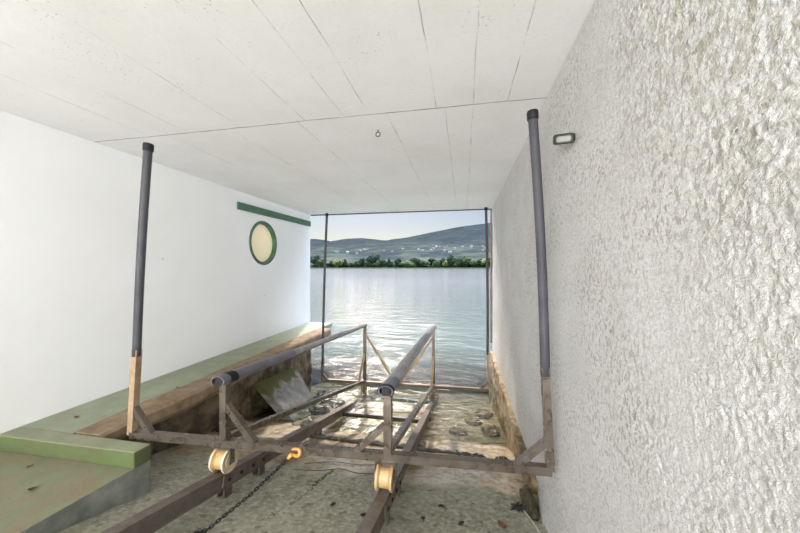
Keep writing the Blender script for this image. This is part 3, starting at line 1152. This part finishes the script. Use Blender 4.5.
BV = ((-1.40, -1.41), (-0.409, -0.41))
for k, (vf, vr) in enumerate(BV):
    zfT, zrT = -0.685, -0.865
    bm = bmesh.new()
    bar(bm, F(vf, -1.05), F(vf, zfT), 0.052, 0.052, up=(0, 1, 0))
    build('post', bm, M['steel'], cr, bevel=0.003)
    bm = bmesh.new()
    bar(bm, RB(vr, -1.69), RB(vr, zrT), 0.048, 0.048, up=(0, 1, 0))
    build('post', bm, M['steel'], cr, bevel=0.003)
    # bunk rail on top
    p0, p1 = F(vf, zfT + 0.01), RB(vr, zrT + 0.012)
    d = (p1 - p0).normalized()
    bm = bmesh.new()
    bar(bm, p0 - d * 0.05, p1 + d * 0.05, 0.05, 0.05)
    bunk = build('bunk', bm, M['steel'], cr, bevel=0.003)
    L = (p1 - p0).length
    side = d.cross(Vector((0, 0, 1))).normalized()
    upv = side.cross(d)

    def saddle(name, a, b, r, mat):
        """split plastic pipe clipped over the bunk rail, open underneath"""
        bm = bmesh.new()
        n = 18
        rin = r - 0.007
        rows = []
        for s_ in np.linspace(a, b, 14):
            c_ = p0 + d * float(s_) + upv * 0.004
            o_, i_ = [], []
            for j in range(n + 1):
                ang = math.radians(-42 + 264 * j / n)
                w_ = side * math.cos(ang) * 1.12 + upv * math.sin(ang) * 0.82
                o_.append(bm.verts.new(c_ + w_ * r))
                i_.append(bm.verts.new(c_ + w_ * rin))
            rows.append(o_ + i_[::-1])
        m_ = len(rows[0])
        for A, B in zip(rows, rows[1:]):
            for j in range(m_):
                bm.faces.new((A[j], A[(j + 1) % m_], B[(j + 1) % m_], B[j]))
        for row in (rows[0], rows[-1]):
            for j in range(n):
                bm.faces.new((row[j], row[j + 1], row[m_ - 2 - j], row[m_ - 1 - j]))
        o = build(name, bm, M[mat], bunk, smooth=False)
        return o

    if k == 0:
        saddle('pad', -0.075, L * 0.27, 0.047, 'pad')
        saddle('pad', L * 0.27, L + 0.03, 0.036, 'pad_pale')
        saddle('strap', 0.0, 0.075, 0.050, 'pvc_black')
    else:
        saddle('pad', -0.075, 0.14, 0.046, 'pad')
        saddle('pad', 0.15, L + 0.04, 0.046, 'pad_pale')
        saddle('strap', -0.078, -0.045, 0.050, 'pvc_black')
    bm = bmesh.new()
    bar(bm, p0 - d * 0.051, p0 - d * 0.064, 0.056, 0.056)
    build('end_cap', bm, M['pvc_black'], bunk, bevel=0.004)
    # long runner from front bar to rear bar
    bm = bmesh.new()
    bar(bm, F(vf, -1.05) + Vector((0, 0, 0.03)), RB(vr, -1.69) + Vector((0, 0, 0.03)), 0.045, 0.045)
    build('runner', bm, M['steel'], cr, bevel=0.003)
    # small knee from rear post forward to runner
    bm = bmesh.new()
    bar(bm, RB(vr, -1.25), W(vr, 4.14, -1.6), 0.032, 0.032)
    build('brace', bm, M['steel_tan'], cr, bevel=0.003)

# front diagonals and rear V
for fn, a, za, b, zb, mt in ((F, -1.385, -0.83, -1.215, -1.03, 'steel'), (F, -0.42, -0.87, -0.585, -1.03, 'steel'),
                             (RB, -1.40, -0.985, -0.955, -1.66, 'steel_tan'), (RB, -0.42, -1.0, -0.875, -1.66, 'steel_tan')):
    bm = bmesh.new()
    bar(bm, fn(a, za), fn(b, zb), 0.042 if fn is F else 0.034, 0.042 if fn is F else 0.034, up=(0, 1, 0), ext=0.01)
    build('brace', bm, M[mt], cr, bevel=0.003)

# flanged rollers in forks under both crossbars
for fn, vs_, zc, u_off in ((F, (RLV, RRV), None, 0), (RB, (RLV, RRV), None, 0)):
    for v in vs_:
        c = fn(v)
        top_ = c.z - T / 2
        rad = 0.069 * S
        cz = (zr(c.y / S) - WL) * S + rad * 1.03
        cc = Vector((c.x, c.y - 0.01, cz))
        g = empty('roller', cc)
        g.parent = cr
        g.matrix_parent_inverse = cr.matrix_world.inverted()
        bm = bmesh.new()
        hw_ = 0.046 * S
        r2 = rad * 0.80
        lathe(bm, cc, Vector((1, 0, 0)), [(-hw_, 0.014), (-hw_, rad * 0.55), (-hw_ + 0.004, rad * 0.6), (-hw_, rad * 0.8), (-hw_, rad), (-hw_ + 0.014, rad), (-hw_ + 0.026, r2), (hw_ - 0.026, r2),
                                         (hw_ - 0.014, rad), (hw_, rad), (hw_, rad * 0.8), (hw_ - 0.004, rad * 0.6), (hw_, rad * 0.55), (hw_, 0.014)], 40)
        wh = build('wheel', bm, [M['nylon'] if v == RLV else M['nylon_tan'], M['nylon_tan']], g)
        for p in wh.data.polygons:
            q_ = p.center
            if abs(q_.x - cc.x) < hw_ - 0.016 and math.hypot(q_.y - cc.y, q_.z - cc.z) < rad * 0.93:
                p.material_index = 1
        bm = bmesh.new()
        tube(bm, [cc - Vector((hw_ + 0.02, 0, 0)), cc + Vector((hw_ + 0.02, 0, 0))], 0.012, 12)
        build('axle', bm, M['steel_dark'], g)
        for sgn in (-1, 1):
            bm = bmesh.new()
            x = cc.x + sgn * (hw_ + 0.010)
            bar(bm, Vector((x, cc.y, cc.z - 0.02)), Vector((x, cc.y, top_ + 0.002)), 0.008, 0.045, up=(0, 1, 0))
            build('fork_plate', bm, M['steel'], g)
        bm = bmesh.new()
        bar(bm, Vector((cc.x - hw_ - 0.014, cc.y, top_ - 0.004)), Vector((cc.x + hw_ + 0.014, cc.y, top_ - 0.004)), 0.06, 0.009)
        build('fork_top', bm, M['steel'], g)

# ------------------------------------------------------------------ chain with orange hook
ch = empty('chain', W(-0.946, 1.6, -1.09))
tag(ch, 'black steel chain with an orange hook clipped to the front bar of the cradle', 'chain')
hp = F(-0.935, -1.055) + Vector((0, -T / 2 - 0.012, 0))
bm = bmesh.new()
pts = [hp + Vector((0.032 * math.cos(a), 0.004 * math.sin(2 * a), 0.024 * math.sin(a))) for a in [math.radians(-150 + 285 * j / 22) for j in range(23)]]
tube(bm, pts, [0.007 + 0.006 * math.sin(math.pi * j / 22) for j in range(23)], 10)
hook = build('hook', bm, M['orange'], ch, smooth=True)
bm = bmesh.new()
he = hp + Vector((-0.034, -0.006, -0.022))
tube(bm, [hp + Vector((-0.027, 0, -0.012)), he, he + Vector((-0.012, -0.02, -0.014))], [0.013, 0.015, 0.009], 10)
build('hook_eye', bm, M['orange'], hook, smooth=True)
bm = bmesh.new()
tube(bm, [hp + Vector((0.03, 0.0, 0.0)), hp + Vector((0.03, 0.02, 0.04)), hp + Vector((0.045, 0.05, 0.045)), hp + Vector((0.05, 0.075, 0.042))], 0.006, 8)
build('hook_latch', bm, M['steel_dark'], hook, smooth=True)
path = [he + Vector((-0.014, -0.022, -0.016)), W(-1.085, 1.462, -1.185), W(-1.222, 1.318, zf(1.318) + 0.012), W(-1.30, 1.215, zf(1.215) + 0.012), W(-1.31, 1.05, zf(1.05) + 0.012)]
seglen = [(b - a).length for a, b in zip(path, path[1:])]
tot = sum(seglen)
pitch = 0.0195
nl = int(tot / pitch)


def along(s):
    for (a, b), l in zip(zip(path, path[1:]), seglen):
        if s <= l:
            return a.lerp(b, s / l), (b - a).normalized()
        s -= l
    return path[-1], (path[-1] - path[-2]).normalized()


bm = bmesh.new()
lp = []
for j in range(16):
    a = 2 * math.pi * j / 16
    lp.append(Vector((0.0075 * math.cos(a), 0.009 * math.sin(a) + (0.005 if math.sin(a) > 0.01 else -0.005 if math.sin(a) < -0.01 else 0), 0)))
tube(bm, lp, 0.0042, 6, closed=True)
link0 = None
for i in range(nl):
    p, d = along((i + 0.5) * pitch)
    if link0 is None:
        link0 = build('link', bm, M['chain'], ch, smooth=True)
        o = link0
    else:
        o = link0.copy()
        COL.objects.link(o)
    x = d.cross(Vector((0, 0, 1))).normalized()
    z = x.cross(d)
    m3 = Matrix((x, d, z)).transposed() @ Matrix.Rotation(math.radians(45 + 90 * (i % 2)), 3, 'Y')
    o.matrix_parent_inverse = Matrix.Identity(4)
    o.matrix_basis = ch.matrix_world.inverted() @ (Matrix.Translation(p) @ m3.to_4x4())

# ------------------------------------------------------------------ slab, rocks, debris
bm = bmesh.new()
a0, a1 = W(-2.29, 3.22, -1.31), W(-2.29, 4.02, -1.385)      # upper edge against the masonry
b0, b1 = W(-1.83, 3.22, zf(3.22) - 0.01), W(-1.86, 3.86, zf(3.86) + 0.02)  # lower edge on the slip
nn = (b0 - a0).cross(a1 - a0).normalized()
if nn.z < 0:
    nn = -nn
th = -nn * 0.11
q = [bm.verts.new(p) for p in (a0, a1, b1, b0)] + [bm.verts.new(p + th) for p in (a0, a1, b1, b0)]
for f in ((0, 1, 2, 3), (7, 6, 5, 4), (0, 4, 5, 1), (1, 5, 6, 2), (2, 6, 7, 3), (3, 7, 4, 0)):
    bm.faces.new([q[i] for i in f])
bmesh.ops.subdivide_edges(bm, edges=bm.edges, cuts=12, use_grid_fill=True)
for v in bm.verts:
    v.co += Vector((mnoise.noise(v.co * 9), mnoise.noise(v.co * 9 + Vector((7, 0, 0))), mnoise.noise(v.co * 9 + Vector((0, 7, 0))))) * 0.012


def slab_mat():
    m = NT('mossy_wet_slab')
    x, y, z = m.xyz()
    c = m.mix(m.ramp(m.noise(9, 4), [(0.35, 0.0), (0.65, 1.0)]), (0.26, 0.255, 0.23), (0.15, 0.15, 0.13))
    mo = m.math('ADD', m.math('DIVIDE', m.math('SUBTRACT', z, 0.22), 0.25), m.math('MULTIPLY', m.math('SUBTRACT', m.noise(6, 4), 0.5), 1.4))
    k = m.ramp(mo, [(0.15, 0.0), (0.5, 1.0)])
    c = m.mix(k, c, (0.085, 0.085, 0.022))
    m.set(Base_Color=c, Roughness=m.ramp(k, [(0.0, 0.22), (1.0, 0.85)]))
    m.set(Normal=m.bump(m.noise(45, 4), 0.5, 0.01))
    return m.m


tag(build('concrete_slab', bm, slab_mat()), 'broken concrete slab with moss on its upper half leaning against the masonry', 'slab')

rocks = [((-1.80, 3.72), (0.16, 0.14, 0.10), 'dark wet rock at the lower right corner of the leaning slab'),
         ((-2.05, 4.45), (0.20, 0.18, 0.13), 'dark wet rock beyond the leaning slab at the end of the masonry'),
         ((-1.62, 3.12), (0.12, 0.10, 0.06), 'low dark rock beside the left rail in front of the leaning slab'),
         ((-1.72, 4.15), (0.14, 0.12, 0.07), 'half sunk rock between the left rail and the end of the masonry'),
         ((-2.25, 2.75), (0.18, 0.16, 0.09), 'dull brown rock lying at the foot of the masonry before the slab'),
         ((0.30, 3.55), (0.11, 0.12, 0.07), 'brown stone in the shallows against the right footing'),
         ((0.12, 3.9), (0.12, 0.10, 0.06), 'submerged stone between the right rail and the footing, farthest out'),
         ((-0.05, 3.45), (0.11, 0.10, 0.05), 'flat stone in the shallows right of the right rail'),
         ((0.26, 4.3), (0.14, 0.12, 0.08), 'stone in the water near the foot of the far right guide pole')]
for i, ((v, u), r, lab) in enumerate(rocks):
    o = rock('rock', W(v, u, zf(u)) + Vector((0, 0, r[2] * 0.5)), r, M['rock'] if i < 5 else M['stone_ochre'], i + 3, rough=0.45)
    tag(centre_origin(o), lab, 'rock')

# mossy footing stone below the near end of the rough wall
o = rock('footing_stone', W(0.395, 1.99, -1.465), (0.058, 0.19, 0.09), M['stone_moss'], 44, sub=4, rough=0.4)
tag(centre_origin(o), 'dark mossy stone bulging from under the near end of the rough wall', 'stone')


def clump(name, v, u, r, n, mat, seed):
    rr = random.Random(seed)
    bm = bmesh.new()
    for k in range(n):
        a = rr.uniform(0, 6.28)
        q = rr.uniform(0, 1) ** 0.6
        x, y = v + r[0] * q * math.cos(a), u + r[1] * q * math.sin(a)
        p = W(x, y, zf(y) - 0.001)
        d = Vector((rr.uniform(-1, 1), rr.uniform(-1, 1), 0)) * 0.03
        tube(bm, [p, p + d * 0.6 + Vector((0, 0, rr.uniform(0.003, 0.014))), p + d * 1.5 + Vector((0, 0, 0.004))], [0.006, 0.008, 0.003], 5)
    return build(name, bm, M[mat])


tag(clump('waterweed', 0.325, 2.00, (0.04, 0.04), 40, 'weed', 1), 'small black clump of waterweed beside the mossy footing stone', 'waterweed', kind='stuff')
tag(clump('waterweed', 0.32, 2.78, (0.05, 0.06), 50, 'weed', 2), 'black waterweed washed up beside the footing beyond the right end of the cradle bar', 'waterweed', kind='stuff')
tag(clump('waterweed', 0.02, 2.81, (0.16, 0.03), 90, 'weed', 3), 'black waterweed at the right end of the wet timber', 'waterweed', kind='stuff')

# moss along a crack in the floor
bm = bmesh.new()
rr = random.Random(5)
cp = [(-0.93, 2.16), (-0.96, 1.98), (-0.95, 1.85), (-0.96, 1.72), (-1.02, 1.52)]
for k in range(150):
    t = rr.random() * 3.999
    i = int(t)
    f = t - i
    v = cp[i][0] * (1 - f) + cp[i + 1][0] * f + rr.gauss(0, 0.008)
    u = cp[i][1] * (1 - f) + cp[i + 1][1] * f + rr.gauss(0, 0.008)
    bmesh.ops.create_icosphere(bm, subdivisions=1, radius=rr.uniform(0.003, 0.007) * (1.4 if t < 1.6 else 0.7), matrix=Matrix.Translation(W(v, u, zf(u))))
tag(build('moss', bm, M['moss']), 'green moss growing along a crack in the concrete behind the chain', 'moss', kind='stuff')

# cables
def curve_tube(name, pts, r, mat, n=60):
    bm = bmesh.new()
    P_ = []
    m = len(pts)
    for i in range(n + 1):
        t = i / n * (m - 1)
        k = min(int(t), m - 2)
        f = t - k
        g = lambda j: pts[max(0, min(m - 1, j))]
        a, b, c_, d_ = g(k - 1), g(k), g(k + 1), g(k + 2)
        P_.append(0.5 * ((2 * b) + (c_ - a) * f + (2 * a - 5 * b + 4 * c_ - d_) * f * f + (3 * b - a - 3 * c_ + d_) * f ** 3))
    tube(bm, P_, r, 6)
    return build(name, bm, M[mat], smooth=True)


def fl(v, u, h=0.008):
    return W(v, u, zf(u)) + Vector((0, 0, h))


o = curve_tube('cable', [fl(-1.2, 2.08), fl(-1.02, 2.12), fl(-0.89, 2.19), fl(-0.74, 2.16), fl(-0.6, 2.2), fl(-0.48, 2.24)], 0.0035, 'cable')
tag(o, 'thin black cable on the concrete, nearer of the two between the rails', 'cable')
o = curve_tube('cable', [fl(-1.18, 2.2), fl(-0.98, 2.3), fl(-0.8, 2.3), fl(-0.6, 2.36), fl(-0.47, 2.34)], 0.003, 'cable')
tag(o, 'thin black cable on the concrete, farther of the two between the rails', 'cable')
o = curve_tube('rod', [fl(0.35, 1.96, 0.01), fl(0.385, 1.80, 0.01), fl(0.40, 1.62, 0.01)], 0.005, 'pale_rod', 8)
tag(o, 'thin pale rod on the floor running from the waterweed along the rough wall', 'rod')


def leaf(v, u, z, L, wd, rz, label, mat='leaf', curl=0.3):
    bm = bmesh.new()
    n = 8
    rows = []
    for i in range(n + 1):
        t = i / n
        w = wd * math.sin(math.pi * min(1, t * 0.97 + 0.02)) ** 0.8
        rows.append([bm.verts.new((s_ * w / 2, (t - 0.5) * L, 0.003 + curl * L * (t - 0.5) ** 2 + abs(s_) * w * 0.25)) for s_ in (-1, -0.5, 0, 0.5, 1)])
    for A, B in zip(rows, rows[1:]):
        for j in range(4):
            bm.faces.new((A[j], A[j + 1], B[j + 1], B[j]))
    bmesh.ops.solidify(bm, geom=bm.faces[:], thickness=0.0012)
    o = build('leaf', bm, M[mat])
    o.location = W(v, u, z)
    o.rotation_euler = (math.radians(-8) if z > -1.1 else math.radians(-13), 0, rz)
    return tag(o, label, 'leaf')


leaf(0.207, 1.745, zf(1.745) + 0.006, 0.085, 0.05, 0.5, 'brown curled dry leaf on the concrete near the bottom edge of the slip', curl=1.2)
leaf(-0.13, 1.878, zf(1.878), 0.05, 0.03, 1.2, 'small dark leaf on the concrete right of the right rail', 'wood_dark')
leaf(-0.215, 1.72, zf(1.72), 0.045, 0.03, 0.2, 'dark leaf on the concrete close to the right rail, nearer the bottom edge', 'wood_dark')
leaf(-0.01, 1.73, zf(1.73), 0.05, 0.03, 2.2, 'dark leaf on the concrete between right rail and brown curled leaf', 'wood_dark')
leaf(-0.54, 1.66, zf(1.66), 0.05, 0.04, 0.8, 'dark leaf on the concrete left of the right rail', 'wood_dark')
leaf(-0.74, 1.72, zf(1.72), 0.045, 0.03, 1.9, 'dark leaf halfway between the chain and the right rail', 'wood_dark')
leaf(-2.66, 1.72, -1.058, 0.07, 0.035, 1.0, 'brown leaf lying on the green ledge near the curb')
leaf(-2.43, 2.30, -1.05, 0.06, 0.03, 0.4, 'dark leaf lying on the timber edge right of the near left guide pole', 'wood_dark')
leaf(-2.18, 1.22, -1.150, 0.06, 0.04, 0.7, 'brown leaf on the green platform, nearer of two', )
leaf(-2.45, 1.36, -1.150, 0.05, 0.035, 2.0, 'brown leaf on the green platform, close to the curb', )

# damp dark pipe stub in the corner where curb and wall meet
bm = bmesh.new()
tube(bm, [W(VL - 0.02, 1.42, -1.09), W(VL + 0.035, 1.42, -1.09)], 0.035, 14)
tag(centre_origin(build('drain_stub', bm, M['green_dark'])), 'short dark drain stub in the corner of white wall and green curb', 'drain stub')
